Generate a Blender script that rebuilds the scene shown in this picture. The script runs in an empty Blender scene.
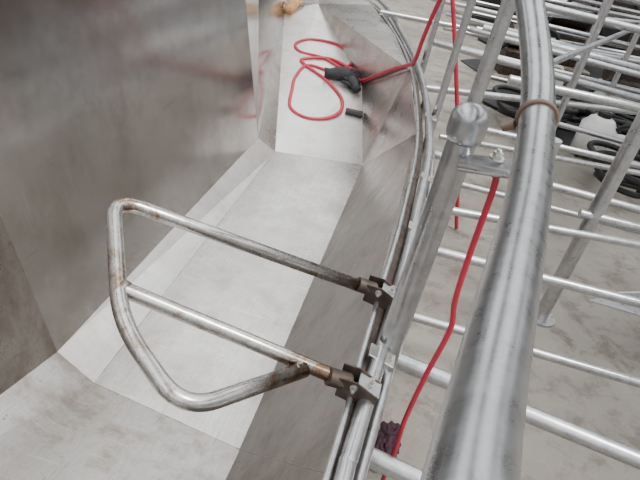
import bpy, bmesh, math, random
from mathutils import Vector, Matrix, noise, Euler
random.seed(7)
H=1.75
# ---------------------------------------------------------------- materials
def newmat(name):
    m=bpy.data.materials.new(name); m.use_nodes=True
    nt=m.node_tree; b=nt.nodes['Principled BSDF']; return m,nt,b
def ramp(nt,fac,stops):
    n=nt.nodes.new('ShaderNodeValToRGB'); cr=n.color_ramp
    while len(cr.elements)<len(stops): cr.elements.new(.5)
    for e,(pos,c) in zip(cr.elements,stops):
        e.position=pos; e.color=(c[0],c[1],c[2],1) if isinstance(c,(tuple,list)) else (c,c,c,1)
    nt.links.new(fac,n.inputs[0]); return n.outputs[0]
def coords(nt,scale=(1,1,1),rot=(0,0,0)):
    t=nt.nodes.new('ShaderNodeTexCoord'); m=nt.nodes.new('ShaderNodeMapping')
    m.inputs['Scale'].default_value=scale; m.inputs['Rotation'].default_value=rot
    nt.links.new(t.outputs['Object'],m.inputs[0]); return m.outputs[0]
def noi(nt,vec,scale,detail=4,rough=.55,dist=0):
    n=nt.nodes.new('ShaderNodeTexNoise'); n.inputs['Scale'].default_value=scale
    n.inputs['Detail'].default_value=detail; n.inputs['Roughness'].default_value=rough
    n.inputs['Distortion'].default_value=dist
    nt.links.new(vec,n.inputs['Vector']); return n.outputs['Fac']
def mixc(nt,fac,a,b,mode='MIX'):
    n=nt.nodes.new('ShaderNodeMix'); n.data_type='RGBA'; n.blend_type=mode
    if isinstance(fac,(int,float)): n.inputs[0].default_value=fac
    else: nt.links.new(fac,n.inputs[0])
    for s,x in ((6,a),(7,b)):
        if isinstance(x,tuple): n.inputs[s].default_value=(*x,1)
        else: nt.links.new(x,n.inputs[s])
    return n.outputs[2]
def bump(nt,b,h,strength=.1,dist=.01):
    n=nt.nodes.new('ShaderNodeBump'); n.inputs['Strength'].default_value=strength
    n.inputs['Distance'].default_value=dist
    nt.links.new(h,n.inputs['Height']); nt.links.new(n.outputs[0],b.inputs['Normal'])
def steel(name,dark,light,rough=(.28,.5),metal=.85,stain=(.25,.2,.15),stainamt=.5,scale=2.0,scr=.3,grain=.25,spots=.5):
    m,nt,b=newmat(name)
    n1=noi(nt,coords(nt),scale,5,.5,.2)                        # soft tone variation
    n2=noi(nt,coords(nt,(110,2.0,110),(0,0,.04)),1.2,3,.6)      # brushed grain along the sheet
    n3=noi(nt,coords(nt),6,12,.78,.1)                           # mottled grime
    n4=noi(nt,coords(nt,(1,1.5,1),(.3,.2,.5)),2.6,10,.68,.1)    # wiped grime
    n7=noi(nt,coords(nt),38,4,.7)                               # splashes / specks
    n5=noi(nt,coords(nt,(2,60,2),(0,.3,.9)),2.5,3,.6,.1)
    n6=noi(nt,coords(nt,(60,2,2),(0,.6,-.6)),2.2,3,.6,.1)
    c=ramp(nt,n1,[(.30,dark),(.70,light)])
    c=mixc(nt,ramp(nt,n2,[(.35,0.0),(.65,grain)]),c,tuple(x*.80 for x in dark))
    c=mixc(nt,ramp(nt,n3,[(.50,0.0),(.64,stainamt)]),c,stain)
    c=mixc(nt,ramp(nt,n4,[(.50,0.0),(.62,stainamt)]),c,stain)
    c=mixc(nt,ramp(nt,n7,[(.66,0.0),(.72,spots)]),c,tuple(x*.6 for x in stain))
    c=mixc(nt,ramp(nt,n5,[(.64,0.0),(.70,scr)]),c,tuple(min(1,x*1.3) for x in light))
    c=mixc(nt,ramp(nt,n6,[(.64,0.0),(.70,scr)]),c,tuple(x*.6 for x in dark))
    nt.links.new(c,b.inputs['Base Color']); b.inputs['Metallic'].default_value=metal
    nt.links.new(ramp(nt,n3,[(.35,rough[0]),(.65,rough[1])]),b.inputs['Roughness'])
    return m
M_wall=steel('stainless_wall',(.46,.445,.425),(.58,.56,.54),(.13,.22),.95,(.27,.22,.18),.28,1.3,.3,.10,.35)
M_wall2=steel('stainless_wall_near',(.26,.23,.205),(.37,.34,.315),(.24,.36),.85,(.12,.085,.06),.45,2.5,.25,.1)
M_side=steel('stainless_side',(.39,.37,.35),(.53,.51,.485),(.24,.36),.9,(.20,.16,.13),.38,2.2,.25)
M_right_shaded=steel('stainless_right_wall_shaded',(.24,.22,.20),(.34,.315,.295),(.26,.38),.9,(.12,.09,.07),.35,2.2,.2)  # darker side steel: the right wall's shade is put into its base colour
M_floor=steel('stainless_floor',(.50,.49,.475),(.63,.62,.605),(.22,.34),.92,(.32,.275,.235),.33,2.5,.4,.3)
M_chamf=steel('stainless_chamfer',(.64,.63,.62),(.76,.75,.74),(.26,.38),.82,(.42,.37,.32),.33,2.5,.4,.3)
M_near=steel('stainless_near_floor',(.44,.42,.40),(.60,.58,.56),(.25,.38),.85,(.22,.165,.12),.6,2.6,.5,.3,.7)
def galv(name,lo,hi,rough=.3,rust=0.0,sc=55):
    m,nt,b=newmat(name); v=coords(nt)
    vo=nt.nodes.new('ShaderNodeTexVoronoi'); vo.inputs['Scale'].default_value=sc*2
    nt.links.new(v,vo.inputs['Vector'])
    sp=nt.nodes.new('ShaderNodeSeparateColor'); nt.links.new(vo.outputs['Color'],sp.inputs[0])
    n=noi(nt,v,sc*.5,4,.6); n2=noi(nt,v,9,6,.72,.6)
    mx=nt.nodes.new('ShaderNodeMath'); mx.operation='MULTIPLY_ADD'
    nt.links.new(sp.outputs[0],mx.inputs[0]); mx.inputs[1].default_value=.12; nt.links.new(n,mx.inputs[2])
    c=ramp(nt,mx.outputs[0],[(.36,lo),(.76,hi)])
    n9=noi(nt,v,32,6,.75)
    c=mixc(nt,ramp(nt,n9,[(.60,0.0),(.70,.45)]),c,tuple(x*.55 for x in lo))
    if rust>0:
        fr=ramp(nt,n2,[(.55,0.0),(.63,rust)]); c=mixc(nt,fr,c,(.25,.13,.06))
        t=nt.nodes.new('ShaderNodeTexCoord'); sx=nt.nodes.new('ShaderNodeSeparateXYZ'); nt.links.new(t.outputs['Object'],sx.inputs[0])
        ma=nt.nodes.new('ShaderNodeMath'); ma.operation='MULTIPLY_ADD'; nt.links.new(n2,ma.inputs[0]); ma.inputs[1].default_value=.35; nt.links.new(sx.outputs['X'],ma.inputs[2])
        mb=nt.nodes.new('ShaderNodeMath'); mb.operation='ADD'; nt.links.new(ma.outputs[0],mb.inputs[0]); mb.inputs[1].default_value=.4
        c=mixc(nt,ramp(nt,mb.outputs[0],[(.45,0.0),(.55,.8)]),c,(.17,.085,.035))
    nt.links.new(c,b.inputs['Base Color']); b.inputs['Metallic'].default_value=.95
    nt.links.new(ramp(nt,n,[(.3,rough-.04),(.7,rough+.06)]),b.inputs['Roughness'])
    return m
M_galv=galv('galvanized_tube',(.42,.43,.445),(.58,.59,.605),.30)
M_post=galv('galvanized_post',(.34,.35,.365),(.48,.49,.505),.31)
M_rail=galv('galvanized_rail',(.33,.34,.35),(.43,.44,.45),.29,0,90)
M_gate=galv('weathered_tube',(.46,.455,.44),(.62,.61,.59),.26,.8)
def plain(name,col,rough=.6,metal=0.0,var=.25,scale=12,b_=.1):
    m,nt,b=newmat(name); v=coords(nt); n=noi(nt,v,scale,5)
    d=tuple(x*(1-var) for x in col); l=tuple(min(1,x*(1+var)) for x in col)
    nt.links.new(ramp(nt,n,[(.3,d),(.7,l)]),b.inputs['Base Color'])
    b.inputs['Roughness'].default_value=rough; b.inputs['Metallic'].default_value=metal
    bump(nt,b,n,b_,.004); return m
M_red=plain('red_rubber',(.40,.018,.045),.42,0,.15)
M_blk=plain('black_rubber',(.015,.015,.017),.55)
M_dk=plain('dark_steel',(.08,.06,.05),.45,.6,.5,30)
M_white=plain('white_plastic',(.85,.86,.84),.4,0,.1)
M_bolt=plain('zinc_bolt',(.55,.54,.51),.3,.95)
M_weld=plain('weld_bead',(.27,.24,.21),.4,.8,.4,40)
M_purple=plain('maroon_cloth',(.035,.012,.022),.9,0,.5,30,.5)
M_orange=plain('tan_leather',(.50,.27,.11),.7,0,.3,20)
M_glove=plain('grey_knit',(.03,.03,.035),.9,0,.4,60,.5)
M_tan=plain('tan_paint',(.30,.26,.2),.6)
M_tie=plain('brown_strap',(.16,.10,.075),.6)
M_added_roof=plain('added_roof_sheet',(.07,.07,.072),.8,0,.2,3)
M_conc,nt,b=newmat('concrete'); v=coords(nt)
n1=noi(nt,v,1.3,8,.65,.3); n2=noi(nt,v,45,4,.7); n3=noi(nt,v,5,9,.7,.3)
c=ramp(nt,n1,[(.3,(.20,.18,.155)),(.7,(.34,.315,.275))])
c=mixc(nt,ramp(nt,n3,[(.50,0.0),(.62,.7)]),c,(.13,.11,.09))
c=mixc(nt,ramp(nt,n2,[(.58,0.0),(.7,.5)]),c,(.42,.39,.34))
nt.links.new(c,b.inputs['Base Color']); b.inputs['Roughness'].default_value=.75; bump(nt,b,n2,.3,.004)
M_shed=plain('corrugated_cladding',(.10,.10,.11),.7,.2)

# ---------------------------------------------------------------- mesh helpers
def finish(bm,name,mat,parent=None,smooth=True):
    me=bpy.data.meshes.new(name); bmesh.ops.recalc_face_normals(bm,faces=bm.faces); bm.to_mesh(me); bm.free()
    for q in me.polygons: q.use_smooth=smooth
    o=bpy.data.objects.new(name,me); bpy.context.collection.objects.link(o)
    me.materials.append(mat)
    if parent: o.parent=parent
    return o
def empty(name):
    e=bpy.data.objects.new(name,None); e.empty_display_size=.1
    bpy.context.collection.objects.link(e); return e
def catmull(pts,n=8):
    pts=[Vector(q) for q in pts]; P=[2*pts[0]-pts[1]]+pts+[2*pts[-1]-pts[-2]]; out=[]
    for i in range(1,len(P)-2):
        p0,p1,p2,p3=P[i-1:i+3]
        for k in range(n):
            t=k/n
            out.append(.5*((2*p1)+(-p0+p2)*t+(2*p0-5*p1+4*p2-p3)*t*t+(-p0+3*p1-3*p2+p3)*t**3))
    out.append(pts[-1]); return out
def fillet(pts,rad,n=8):
    """straight runs joined by bends of the given radius (pipe bending)"""
    pts=[Vector(q) for q in pts]; out=[pts[0]]
    for i in range(1,len(pts)-1):
        A,B,Cc=pts[i-1],pts[i],pts[i+1]; u=(A-B); w=(Cc-B)
        k=min(rad[i-1] if isinstance(rad,list) else rad,u.length*.49,w.length*.49)
        s=B+u.normalized()*k; e=B+w.normalized()*k
        for j in range(n+1):
            t=j/n; out.append(s*(1-t)**2+B*2*t*(1-t)+e*t*t)
    out.append(pts[-1]); return out
def sweep(bm,pts,r,seg=16,cap=True,round_end=False):
    pts=[Vector(q) for q in pts]; rings=[]
    if not isinstance(r,(list,tuple)): r=[r]*len(pts)
    if round_end:
        d=(pts[-1]-pts[-2]).normalized(); base=pts[-1]; R=r[-1]; fl_=round_end if isinstance(round_end,float) else 1.0
        for k in range(1,7):
            an=k/6*math.pi/2*.97; pts.append(base+d*R*fl_*math.sin(an)); r=list(r)+[R*math.cos(an)]
    up=None
    for i,q in enumerate(pts):
        if i==0: t=pts[1]-pts[0]
        elif i==len(pts)-1: t=pts[-1]-pts[-2]
        else: t=(pts[i+1]-q).normalized()+(q-pts[i-1]).normalized()
        t.normalize()
        if up is None:
            up=Vector((0,0,1)) if abs(t.z)<.9 else Vector((1,0,0))
        up=(up-t*up.dot(t)).normalized(); s=t.cross(up)
        rings.append([bm.verts.new(q+(up*math.cos(2*math.pi*k/seg)+s*math.sin(2*math.pi*k/seg))*r[i]) for k in range(seg)])
    for A,B in zip(rings,rings[1:]):
        for k in range(seg): bm.faces.new((A[k],A[(k+1)%seg],B[(k+1)%seg],B[k]))
    if cap:
        bm.faces.new(rings[0]); bm.faces.new(rings[-1])
def tube(name,pts,r,mat,parent=None,smooth=False,seg=16,n=8,**k):
    bm=bmesh.new(); sweep(bm,catmull(pts,n) if smooth else pts,r,seg,**k)
    o=finish(bm,name,mat,parent)
    m=o.modifiers.new('es','EDGE_SPLIT'); m.split_angle=math.radians(50)
    return o
def prism(name,poly,thick,mat,parent=None,bev=.0015):
    bm=bmesh.new(); vs=[bm.verts.new(q) for q in poly]; fc=bm.faces.new(vs); bm.normal_update(); nn=fc.normal.copy()
    ex=bmesh.ops.extrude_face_region(bm,geom=[fc]); bmesh.ops.translate(bm,vec=nn*thick,verts=[g for g in ex['geom'] if isinstance(g,bmesh.types.BMVert)])
    o=finish(bm,name,mat,parent,False)
    if bev: m=o.modifiers.new('b','BEVEL'); m.width=bev; m.segments=2
    return o
def box(name,c,size,mat,parent=None,rot=(0,0,0),bev=.004):
    bm=bmesh.new(); bmesh.ops.create_cube(bm,size=1)
    bmesh.ops.scale(bm,vec=size,verts=bm.verts)
    bmesh.ops.rotate(bm,cent=(0,0,0),matrix=Euler(rot).to_matrix(),verts=bm.verts)
    bmesh.ops.translate(bm,vec=c,verts=bm.verts)
    o=finish(bm,name,mat,parent,False)
    m=o.modifiers.new('b','BEVEL'); m.width=bev; m.segments=3
    return o
def bolt(name,c,axis,r,mat,parent):
    c=Vector(c); ax=Vector(axis).normalized()
    bm=bmesh.new(); sweep(bm,[c-ax*.004,c],r*1.5,18); sweep(bm,[c,c+ax*.009],r,6)
    sweep(bm,[c+ax*.009,c+ax*.014],r*.5,10)
    return finish(bm,name,mat,parent,False)

# ---------------------------------------------------------------- ground, back wall, unseen roof strips added to shape light and reflections
bm=bmesh.new(); bmesh.ops.create_grid(bm,x_segments=1,y_segments=1,size=1)
bmesh.ops.scale(bm,vec=(14,14,1),verts=bm.verts); bmesh.ops.translate(bm,vec=(2,5,0),verts=bm.verts)
finish(bm,'floor',M_conc,None,False)
bm=bmesh.new()
x=-11.9; k=0; prev=None
while x<16:
    y=17.0-(.03 if k%2 else 0)
    cur=(bm.verts.new((x,y,0)),bm.verts.new((x,y,4.5)))
    if prev: bm.faces.new((prev[0],cur[0],cur[1],prev[1]))
    prev=cur; x+=.12; k+=1
finish(bm,'wall_back',M_shed,None,False)
bm=bmesh.new()
def slab(x0,x1,y0,y1,z0,z1):
    r_=bmesh.ops.create_cube(bm,size=1); vs=r_['verts']
    bmesh.ops.scale(bm,vec=(x1-x0,y1-y0,z1-z0),verts=vs); bmesh.ops.translate(bm,vec=((x0+x1)/2,(y0+y1)/2,(z0+z1)/2),verts=vs)
for x0,x1 in [(-12,-6),(-4.0,-2.8),(-.6,.3),(2.8,4.2),(6.5,8.5),(11,16)]:
    slab(x0,x1,-9,18,4.6,4.66)
for y in range(-8,18,4): slab(-12,16,y,y+.18,4.42,4.6)
finish(bm,'added_roof_strips',M_added_roof,None,False)

# ---------------------------------------------------------------- trough
T=empty('stainless_steel_trough')
def V(x,y,z): return Vector((x,y,z+H))
fl=V(-.735,1.145,-1.5); fr=V(-.218,1.086,-1.5); fbl=V(-.757,3.15,-1.5); fbr=V(-.227,3.31,-1.5)
cl=V(-.864,1.15,-1.42); cbl=V(-.862,3.10,-1.42)
tn=V(-1.176,1.09,-.2); tf=V(-1.17,3.15,-.2)
cn=V(-.85,.39,-1.21); nl=V(-.72,.39,-1.30); nr=V(-.2,.39,-1.30); tnn=V(-1.1,.2,-.2)
C=V(-.437,4.14,-1.266); Dp=V(-1.08,5.17,-1.0); E=V(-1.30,4.93,-1.07); tE=V(-1.85,5.5,-.2)
r0=V(.03,.70,-.95); r1=V(.04,1.272,-.95); r1b=V(.05,1.787,-.95); r2=V(.028,2.60,-.95); r3=V(-.115,3.656,-.95); r4=V(-.321,4.506,-.95); r5=V(-.654,5.448,-.95)
rn=V(.0,.1,-.95); rend=V(-1.3,6.35,-.9); tip=V(-1.55,5.75,-.93); tend=V(-2.2,6.3,-.2)
endl=V(-1.0,.1,-.6)
def panel(name,pts,mat):
    bm=bmesh.new(); vs=[bm.verts.new(q) for q in pts]; bm.faces.new(vs)
    o=finish(bm,name,mat,T,False)
    m=o.modifiers.new('s','SOLIDIFY'); m.thickness=.004; m.offset=0
    return o
panel('floor_panel',[fl,fr,fbr,fbl],M_floor)
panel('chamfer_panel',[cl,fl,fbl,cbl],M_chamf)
panel('left_wall_panel',[cl,cbl,tf,tn],M_wall)
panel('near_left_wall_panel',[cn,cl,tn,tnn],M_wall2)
panel('near_chamfer_panel',[cn,nl,fl,cl],M_near)
panel('near_floor_panel',[nl,nr,fr,fl],M_near)
panel('near_end_chamfer',[cn,endl,rn,nr,nl],M_side)
panel('near_end_upper',[cn,tnn,endl],M_side)
panel('near_right_wall_panel',[fr,nr,rn,r0],M_right_shaded)
panel('right_wall_a',[fr,r0,r1],M_right_shaded)
panel('right_wall_b',[fr,r1,r1b,r2,fbr],M_right_shaded)
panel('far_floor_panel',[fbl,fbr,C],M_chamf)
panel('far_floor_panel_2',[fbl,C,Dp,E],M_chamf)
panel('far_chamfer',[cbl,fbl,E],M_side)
panel('far_left_wall',[cbl,E,tE,tf],M_wall)
panel('far_right_a',[fbr,r2,r3,C],M_side)
panel('far_right_b',[C,r3,r4,r5,Dp],M_side)
panel('far_tip_floor',[E,Dp,tip],M_floor)
panel('far_tip_right',[Dp,r5,rend,tip],M_side)
panel('far_tip_left',[E,tip,rend,tend,tE],M_wall)
seams=[(fl,fbl),(cl,cbl),(fr,fbr),(fl,fr),(fbl,fbr),(cl,tn),(cbl,tf),(cl,cn),(cl,fl),(cbl,fbl),(fr,r0),(fbr,r2),(fbr,C),(C,Dp),(cbl,E),(C,r3)]
bm=bmesh.new()
for s,e in seams:
    n=max(6,int((e-s).length/.03)); pts=[]
    for i in range(n+1):
        q=s.lerp(e,i/n); pts.append(q+Vector((0,0,.0006)))
    sweep(bm,pts,[.0024+.0009*noise.noise(q*40) for q in pts],6)
finish(bm,'weld_seams',M_weld,T)
rim=[rn,r0,r1,r1b,r2,r3,r4,r5,rend]
rs=catmull(rim,6)
tube('rolled_rim_edge',[q+Vector((.004,0,.003)) for q in rs],.0075,M_galv,T,seg=10)
bm=bmesh.new(); pr=None
for q in rs:
    cur=(bm.verts.new(q+Vector((.004,0,0))),bm.verts.new(q+Vector((.034,0,-.012))),bm.verts.new(q+Vector((.034,0,-.07))))
    if pr:
        for k in range(2): bm.faces.new((pr[k],cur[k],cur[k+1],pr[k+1]))
    pr=cur
o=finish(bm,'rim_flange',M_dk,T,False); m=o.modifiers.new('s','SOLIDIFY'); m.thickness=.003  # dark colour paints the shaded gap between bright lip and pipe
off=[(.052,.1),(.053,.694),(.056,.776),(.082,1.293),(.09,1.81),(.081,2.557),(-.052,3.598),(-.274,4.567),(-.647,5.766),(-1.2,6.6)]
tube('rim_pipe',[(x+.012,y,.80) for x,y in off],.019,M_galv,T,smooth=True)
tube('lower_pipe',[(x+.045,y,.72) for x,y in off],.015,M_galv,T,smooth=True)
for i,(x,y) in enumerate([(.074,1.05),(.1,1.70),(.105,2.12),(.06,2.85)]):
    prism('pipe_clamp_%d'%i,[(x-.02,y-.022,.818),(x+.045,y-.022,.80),(x+.045,y+.022,.80),(x-.02,y+.022,.818)],.006,M_bolt,T)
    bolt('clamp_bolt_%d'%i,(x+.03,y,.812),(0,0,1),.006,M_bolt,T)
for i,(x,y) in enumerate([(.09,.4),(.11,2.0),(.03,3.2),(-1.05,.6),(-1.15,2.2),(-1.4,4.7),(-.5,5.3)]):
    tube('stand_leg_%d'%i,[(x,y,0),(x,y,.78 if x>-1 else .75)],.02,M_galv,T)
    tube('stand_foot_%d'%i,[(x,y,0),(x,y,.008)],.045,M_galv,T)
for i,y in enumerate([.6,2.1,3.0]):
    tube('stand_cross_%d'%i,[(-1.12,y,.2),(.09,y,.2)],.02,M_galv,T)

# ---------------------------------------------------------------- swing gate
Gt=empty('tubular_swing_gate')
gp=[(.022,1.276,.825),(-.622,1.066,1.014),(-.424,.752,.958),(-.245,.648,.905),(-.072,.886,.856)]
cp=fillet(gp,[.075,.085,.075],10)
bm=bmesh.new(); sweep(bm,cp,.0172,20)
finish(bm,'bent_frame_tube',M_gate,Gt)
tube('middle_tube',[(-.466,.830,.971),(-.22,.876,.898),(.03,.922,.823)],.0165,M_gate,Gt)
bm=bmesh.new(); d=Vector((.95,.17,-.28)).normalized(); c0=Vector((-.466,.832,.971))
sweep(bm,[c0-d*.004,c0+d*.014],[.020,.0165],16); finish(bm,'weld_collar',M_weld,Gt)
bm=bmesh.new(); pts=[]; e0=Vector((-.085,.884,.859)); ax=(Vector(gp[-1])-Vector(gp[-2])).normalized(); u=ax.orthogonal().normalized(); s_=ax.cross(u)
for k in range(33):
    an=2*math.pi*k/32; pts.append(e0-ax*.012+(u*math.cos(an)+s_*math.sin(an))*.0175+ax*.004*math.sin(5*an))
sweep(bm,pts,.003,6,cap=False); finish(bm,'end_weld',M_weld,Gt)
for i,(c,y) in enumerate([((.035,1.28,.82),1.28),((.035,.923,.82),.923)]):
    cx=c[0]
    tube('hinge_sleeve_%d'%i,[(cx-.055,y-.02,.842),(cx-.008,y-.004,.828)],.0205,M_dk,Gt)
    prism('hinge_cheek_a_%d'%i,[(cx-.03,y-.024,.80),(cx+.055,y-.024,.785),(cx+.06,y-.024,.83),(cx+.01,y-.024,.855),(cx-.03,y-.024,.855)],.004,M_dk,Gt)
    prism('hinge_cheek_b_%d'%i,[(cx-.03,y+.022,.80),(cx+.055,y+.022,.785),(cx+.06,y+.022,.83),(cx+.01,y+.022,.855),(cx-.03,y+.022,.855)],.004,M_dk,Gt)
    prism('hinge_top_%d'%i,[(cx+.01,y-.022,.843),(cx+.062,y-.022,.822),(cx+.062,y+.022,.822),(cx+.01,y+.022,.843)],.005,M_galv,Gt)
    bolt('hinge_bolt_%d'%i,(cx+.036,y,.842),(.4,0,1),.008,M_bolt,Gt)
    bolt('hinge_bolt_side_%d'%i,(cx+.005,y-.03,.84),(0,-1,0),.006,M_bolt,Gt)

# ---------------------------------------------------------------- capped post with bracket
Po=empty('galvanized_support_post')
tube('post_tube',[(.104,1.11,0),(.101,1.11,1.375)],.030,M_post,Po,seg=28)
bm=bmesh.new()
sweep(bm,[(.101,1.11,1.355),(.101,1.11,1.362),(.101,1.11,1.372),(.101,1.11,1.40)],[.0305,.036,.0385,.0385],32,round_end=.85)
finish(bm,'domed_cap',M_post,Po)
tube('post_foot',[(.104,1.11,0),(.104,1.11,.01)],.07,M_galv,Po,seg=24)
prism('bracket_plate',[(.112,1.10,1.335),(.165,1.05,1.365),(.225,.97,1.405),(.232,.92,1.415),(.21,.885,1.415),(.165,.90,1.40),(.10,1.05,1.335)],.008,M_galv,Po)
tube('bracket_web',[(.115,1.08,1.315),(.165,1.0,1.355),(.19,.93,1.39)],.010,M_galv,Po)
bolt('bracket_bolt_1',(.158,1.0,1.383),(0,0,1),.009,M_bolt,Po)
bolt('bracket_bolt_2',(.188,.94,1.418),(0,0,1),.009,M_bolt,Po)

# ---------------------------------------------------------------- handrail
Hr=empty('curved_handrail')
hp=[(.06,-.05,1.49),(.073,.09,1.487),(.083,.19,1.483),(.103,.315,1.470),(.121,.431,1.470),(.154,.65,1.472),(.176,.88,1.49),(.173,1.04,1.535),(.143,1.241,1.612),(.099,1.398,1.679),(.0,1.62,1.74)]
tube('rail_tube',hp,.0265,M_rail,Hr,smooth=True,seg=32,n=10)
def ring(name,c,ax,R,w,mat,parent):
    c=Vector(c); ax=Vector(ax).normalized(); bm=bmesh.new(); seg=32
    u=ax.orthogonal().normalized(); s=ax.cross(u); pts=[c+(u*math.cos(2*math.pi*k/seg)+s*math.sin(2*math.pi*k/seg))*R for k in range(seg+1)]
    sweep(bm,pts,w,8,cap=False); return finish(bm,name,mat,parent)
ring('clamp_band',(.177,.905,1.494),(-.02,.97,.2),.0280,.004,M_tie,Hr)
tube('clamp_lug',[(.15,.905,1.475),(.135,.91,1.465)],.007,M_tie,Hr)
tube('clamp_barrel',[(.215,.91,1.468),(.215,.91,1.40)],.013,M_galv,Hr)
tube('rail_upright',[(.06,-.05,1.49),(.06,-.10,1.35),(.06,-.12,0)],.024,M_rail,Hr)

# ---------------------------------------------------------------- hoses
Hs=empty('red_air_hose')
hb=[(.150,1.035,1.352),(.163,1.0,1.352),(.172,.995,1.329),(.178,1.0,1.186),(.186,1.0,1.063),(.200,1.0,.986),(.190,1.0,.841),(.185,1.0,.683),(.191,1.0,.57),(.192,1.0,.444),(.21,1.02,.2),(.28,1.08,.03),(.5,1.1,.012),(.9,.9,.012)]
tube('hose_tube',hb,.0062,M_red,Hs,smooth=True)
Hs2=empty('red_air_hose')
h1=[(.45,3.3,.012),(.3,3.35,.5),(.0,3.45,1.30),(-.05,3.48,1.27),(-.085,3.50,1.05),(-.10,3.56,.88),(-.135,3.66,.825),(-.22,3.78,.75),(-.33,3.93,.64),(-.44,4.10,.525),(-.52,4.20,.515),(-.64,4.266,.528),(-.801,4.336,.545),(-.977,4.338,.545),(-1.041,4.435,.570),(-.947,4.555,.600),(-.723,4.575,.605),(-.578,4.391,.56),(-.66,4.195,.51),(-.864,4.179,.507),(-.90,4.0,.463),(-.873,3.831,.42),(-.818,3.624,.37),(-.693,3.563,.352),(-.569,3.611,.364),(-.497,3.731,.394),(-.533,3.894,.434),(-.698,4.059,.476),(-.884,4.168,.508),(-.922,4.24,.526),(-.738,4.338,.551),(-.52,4.25,.535)]
tube('hose_tube',h1,.0125,M_red,Hs2,smooth=True)
Hs3=empty('red_air_hose')
tube('hose_tube',[(.20,2.3,.012),(.24,2.35,.2),(.22,2.4,.7),(.20,2.5,1.1),(.24,2.6,1.3),(.2,2.9,1.42),(.05,3.6,1.3)],.0065,M_red,Hs3,smooth=True)

def glove(name,base,mat,rotz,s=1.0):
    g=empty(name); R=Matrix.Rotation(rotz,3,'Z'); B=Vector(base)
    def w(x,y,z): 
        q=R@Vector((x*s,y*s,z*s))+B; q.z+=.25*(q.y-B.y); return q
    bm=bmesh.new()
    sweep(bm,[w(-.10,0,.02),w(-.07,0,.022),w(-.02,0,.026),(w(.03,0,.024)),w(.05,0,.02)],[.034*s,.03*s,.04*s,.04*s,.03*s],14)
    for k,(yy,L) in enumerate([(-.033,.075),(-.011,.09),(.011,.085),(.033,.065)]):
        sweep(bm,[w(.03,yy,.022),w(.03+L*.5,yy*1.3,.032),w(.03+L,yy*1.5,.014)],[.013*s,.012*s,.010*s],10,round_end=True)
    sweep(bm,[w(-.03,.03,.02),w(.0,.06,.026),w(.03,.075,.016)],[.015*s,.013*s,.011*s],10,round_end=True)
    return finish(bm,'glove_body',mat,g)
glove('work_glove',(-.60,4.13,.495),M_glove,.3,1.2)
glove('work_glove',(-.50,4.07,.485),M_glove,2.2,.9)
glove('leather_glove',(-1.25,4.98,.70),M_orange,1.5,1.1)
ph=empty('handheld_remote'); box('body',(-.405,3.765,.402),(.12,.05,.02),M_blk,ph,(math.atan(.25),0,.15))
box('buttons',(-.405,3.765,.414),(.08,.03,.004),M_dk,ph,(math.atan(.25),0,.15),.001)

bm=bmesh.new(); bmesh.ops.create_icosphere(bm,subdivisions=5,radius=1)
for q in bm.verts:
    d=q.co.copy(); k=1+.45*noise.noise(d*1.6)+.25*noise.noise(d*4.5)
    q.co=Vector((d.x*.05*k,d.y*.09*k,max(d.z,-.6)*.05*k))+Vector((.25,1.46,.035))
finish(bm,'crumpled_rag',M_purple)

# ---------------------------------------------------------------- galvanized frames on the right
def frame(name,bars,posts=()):
    e=empty(name)
    for i,(s,t,r) in enumerate(bars): tube('bar_%d'%i,[s,t],r,M_galv,e)
    for i,(x,y,z,r) in enumerate(posts):
        tube('upright_%d'%i,[(x,y,0),(x,y,z)],r,M_galv,e); tube('foot_%d'%i,[(x,y,0),(x,y,.01)],r*2.2,M_galv,e)
    return e
def ext(s,t,k):
    s=Vector(s);t=Vector(t); return (tuple(s),tuple(s+(t-s)*k))
N='galvanized_cubicle_frame'
b1=[(*ext((.13,1.292,.6),(.836,1.202,.6),2.6),.0245),(*ext((.09,.936,.6),(.242,.915,.6),12),.0245)]
frame(N,b1+[((1.9,.5,.6),(1.9,1.3,.6),.024)],[(1.9,.55,.6,.024),(1.9,1.2,.6,.024),(.13,1.292,.6,.02)])
b2=[(*ext((.2,1.842,.35),(1.11,1.862,.35),2),.019),(*ext((.12,1.95,.6),(1.024,2.016,.6),2),.019),(*ext((.13,2.3,.6),(1.142,2.527,.6),2),.019)]
frame(N,b2+[((1.9,1.8,.35),(1.95,2.8,.35),.02)],[(1.95,2.08,.62,.02),(2.1,2.74,.62,.02),(.17,1.95,.62,.018),(.17,2.31,.62,.018)])
b3=[((.15,2.92,.6),(2.4,2.96,.6),.022),((.211,3.499,.6),(2.6,3.80,.6),.02),((.006,4.068,.6),(2.9,5.6,.6),.024),((.5,3.86,.85),(2.3,4.15,.85),.03),((.2,3.2,.35),(2.4,3.3,.35),.018),((.2,3.9,.35),(2.6,4.5,.35),.02)]
frame(N,b3,[(.3,3.5,1.2,.02),(2.3,3.76,.9,.02),(2.4,2.96,.7,.02),(2.3,4.15,.9,.024)])
b4=[((-.518,4.951,.85),(3.0,6.09,.85),.022),((.183,5.193,.85),(3.2,5.0,.85),.024),((.5,4.65,1.15),(2.6,6.6,1.15),.022),((1.9,6.3,1.15),(.5,2.95,1.15),.018),((.0,5.6,.6),(3.2,5.8,.6),.024),((-.2,6.3,.85),(3.2,6.6,.85),.024),((0,7.2,.6),(3.5,7.1,.6),.025),((-.3,7.6,1.0),(3.8,8.4,1.0),.025),((.0,8.8,.8),(4.5,8.9,.8),.027)]
for k in range(20):
    y=4.6+k*.3; z=[1.25,.35,.95,.6][k%4]+random.uniform(-.08,.08); x0=random.uniform(-.1,.9)
    b4.append(((x0,y,z),(x0+random.uniform(1.8,3.4),y+random.uniform(-.1,.9),z+random.uniform(-.05,.05)),random.choice([.022,.026,.032])))
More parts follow.
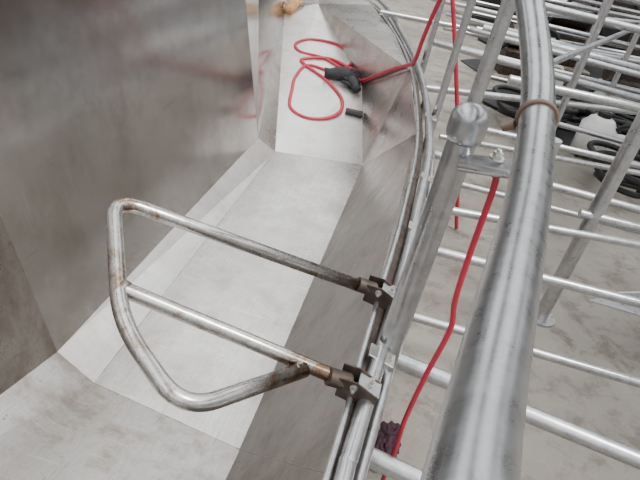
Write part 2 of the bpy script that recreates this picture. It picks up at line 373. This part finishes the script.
frame(N,b4,[(.098,3.0,1.45,.02),(.19,2.154,1.75,.026),(1.0,4.4,1.6,.026),(-.05,4.2,1.5,.022),(.5,5.2,1.5,.024),(1.6,5.6,1.5,.024),(2.6,6.0,1.4,.024),(.6,6.4,1.5,.025),(1.6,7.2,1.4,.025),(2.8,8.2,1.4,.025),(2.1,4.9,1.5,.025),(3.2,7.2,1.5,.025)])
frame(N,[((.86,2.60,.64),(1.5,2.65,.64),.02)],[(.93,2.62,1.35,.036)])
gs=empty('gusset_foot_plate')
prism('plate',[(1.02,2.42,.30),(1.52,2.42,.30),(1.52,2.80,.30)],.008,M_galv,gs)
prism('rib',[(1.05,2.50,.308),(1.52,2.60,.308),(1.52,2.60,.42)],.008,M_galv,gs)
tube('stem',[(1.5,2.72,0),(1.5,2.72,.7)],.025,M_galv,gs)

# ---------------------------------------------------------------- background clutter
pu=empty('white_pump_unit')
bm=bmesh.new(); sweep(bm,[(1.60,5.42,.05),(1.60,5.42,.30),(1.60,5.42,.34)],[.16,.16,.12],24,round_end=.4); finish(bm,'tank',M_white,pu)
tube('lid',[(1.60,5.42,.36),(1.60,5.42,.42)],.06,M_blk,pu,seg=20)
box('side_block',(1.80,5.36,.16),(.20,.16,.22),M_white,pu,(0,0,.2),.03)
tube('filter_bowl',[(1.84,5.22,.30),(1.84,5.22,.10)],.06,M_white,pu,round_end=True)
tube('outlet_pipe',[(1.70,5.36,.27),(1.80,5.33,.38),(1.95,5.3,.34),(2.05,5.28,.08)],.022,M_blk,pu,smooth=True)
for k,(dx,dy) in enumerate([(-.1,-.1),(.1,-.1),(-.1,.1),(.1,.1)]): tube('foot_%d'%k,[(1.6+dx,5.42+dy,0),(1.6+dx,5.42+dy,.07)],.02,M_blk,pu)
def jerry(x,y,s):
    jc=empty('white_jerrycan')
    bm=bmesh.new(); bmesh.ops.create_cube(bm,size=1); bmesh.ops.scale(bm,vec=(.30*s,.2*s,.34*s),verts=bm.verts)
    bmesh.ops.translate(bm,vec=(x,y,.17*s),verts=bm.verts)
    for q in bm.verts:
        if q.co.z>.3*s: q.co.x=x+(q.co.x-x)*.8
    o=finish(bm,'can_body',M_white,jc,False); m=o.modifiers.new('b','BEVEL'); m.width=.035*s; m.segments=4
    tube('can_neck',[(x-.09*s,y,.33*s),(x-.09*s,y,.40*s)],.03*s,M_white,jc); tube('can_cap',[(x-.09*s,y,.38*s),(x-.09*s,y,.415*s)],.036*s,M_blk,jc)
    tube('can_handle',[(x-.04*s,y,.33*s),(x-.02*s,y,.385*s),(x+.06*s,y,.385*s),(x+.1*s,y,.33*s)],.013*s,M_white,jc,smooth=True)
jerry(1.35,7.0,1.0); jerry(2.75,7.2,1.0); jerry(2.25,4.75,.8)
for j,(cx,cy) in enumerate([(2.35,5.6),(1.5,6.3),(2.4,6.5),(1.05,5.8),(1.95,6.0),(1.75,4.75)]):
    hc=empty('black_hose_coil'); pts=[]
    for k in range(70):
        an=k*.36; R=.22+.05*math.sin(k*.7+j)+.002*k
        pts.append((cx+R*math.cos(an),cy+R*.8*math.sin(an),.035+.0035*k+.03*abs(math.sin(k*.45))))
    tube('coil',pts,.024,M_blk,hc,smooth=True,seg=8,n=3)
bm=bmesh.new()
for cx,cy,rx,ry in [(1.9,5.75,.75,.45),(1.2,6.4,.6,.5),(2.6,6.6,.8,.6),(1.6,7.8,1.2,.6),(3.4,8.0,1.0,.9),(2.2,9.4,1.6,.7)]:
    vs=[bm.verts.new((cx+rx*math.cos(k*.5236)*(1+.2*noise.noise(Vector((cx,k,cy)))),cy+ry*math.sin(k*.5236)*(1+.2*noise.noise(Vector((k,cx,cy)))),.012)) for k in range(12)]
    bm.faces.new(vs)
o=finish(bm,'black_rubber_matting',M_blk,None,False); m=o.modifiers.new('s','SOLIDIFY'); m.thickness=.02
def machine(x,y,s,mat):
    e=empty('dismantled_machine_unit')
    box('housing',(x,y,.25*s),(.6*s,.4*s,.4*s),mat,e,(0,0,.3),.03)
    tube('drum',[(x-.25*s,y,.6*s),(x+.25*s,y+.1,.6*s)],.17*s,M_dk,e,seg=24)
    tube('pipe',[(x+.3*s,y-.2,.1),(x+.4*s,y-.2,.6),(x,y-.25,.8*s),(x-.4,y-.2,.2)],.025,M_blk,e,smooth=True)
    box('skid',(x,y,.03),(.8*s,.6*s,.06),M_tan,e,(0,0,.3),.01)
for x,y,s,mt in [(2.6,7.8,1.1,M_dk),(3.5,8.6,1.3,M_blk),(1.6,9.0,1.2,M_dk),(4.6,10.4,1.6,M_tan),(3.0,11.0,1.6,M_dk),(5.8,13,2,M_blk),(.8,11.0,1.4,M_blk),(3.4,6.6,.9,M_blk),(2.1,7.0,.8,M_white),(2.9,5.9,.7,M_dk),(4.3,8.4,1.4,M_dk),(2.2,9.9,1.5,M_blk),(1.0,7.6,.8,M_dk)]:
    machine(x,y,s,mt)

# ---------------------------------------------------------------- light
w=bpy.data.worlds.new('World'); bpy.context.scene.world=w; w.use_nodes=True; nt=w.node_tree
tc=nt.nodes.new('ShaderNodeTexCoord'); sx=nt.nodes.new('ShaderNodeSeparateXYZ'); nt.links.new(tc.outputs['Generated'],sx.inputs[0])
c=ramp(nt,sx.outputs['Z'],[(.0,(.10,.095,.09)),(.2,(.26,.255,.25)),(.45,(.96,.965,.97)),(1.0,(1.03,1.03,1.03))])
bg=nt.nodes['Background']; nt.links.new(c,bg.inputs[0]); bg.inputs[1].default_value=2.95
s=bpy.data.lights.new('Sun','SUN'); s.energy=3.0; s.angle=math.radians(9); s.color=(1,.98,.95)
so=bpy.data.objects.new('Sun',s); bpy.context.collection.objects.link(so)
so.rotation_euler=Vector((-.45,.15,-1)).to_track_quat('-Z','Y').to_euler()

# ---------------------------------------------------------------- camera
p=math.radians(32.5); r=math.radians(13.1); a=math.radians(6.6)
Hh=Vector((math.cos(a),math.sin(a),0)); F0=Vector((-math.sin(a),math.cos(a),0)); Z=Vector((0,0,1))
F=F0*math.cos(p)-Z*math.sin(p); U=F0*math.sin(p)+Z*math.cos(p)
CX=Hh*math.cos(r)+U*math.sin(r); CY=-Hh*math.sin(r)+U*math.cos(r)
cam=bpy.data.cameras.new('Camera'); cam.sensor_width=36; cam.lens=32.4; cam.clip_start=.02
co=bpy.data.objects.new('Camera',cam); bpy.context.collection.objects.link(co)
Mx=Matrix((CX,CY,-F)).transposed().to_4x4(); Mx.translation=Vector((0,0,H)); co.matrix_world=Mx
bpy.context.scene.camera=co
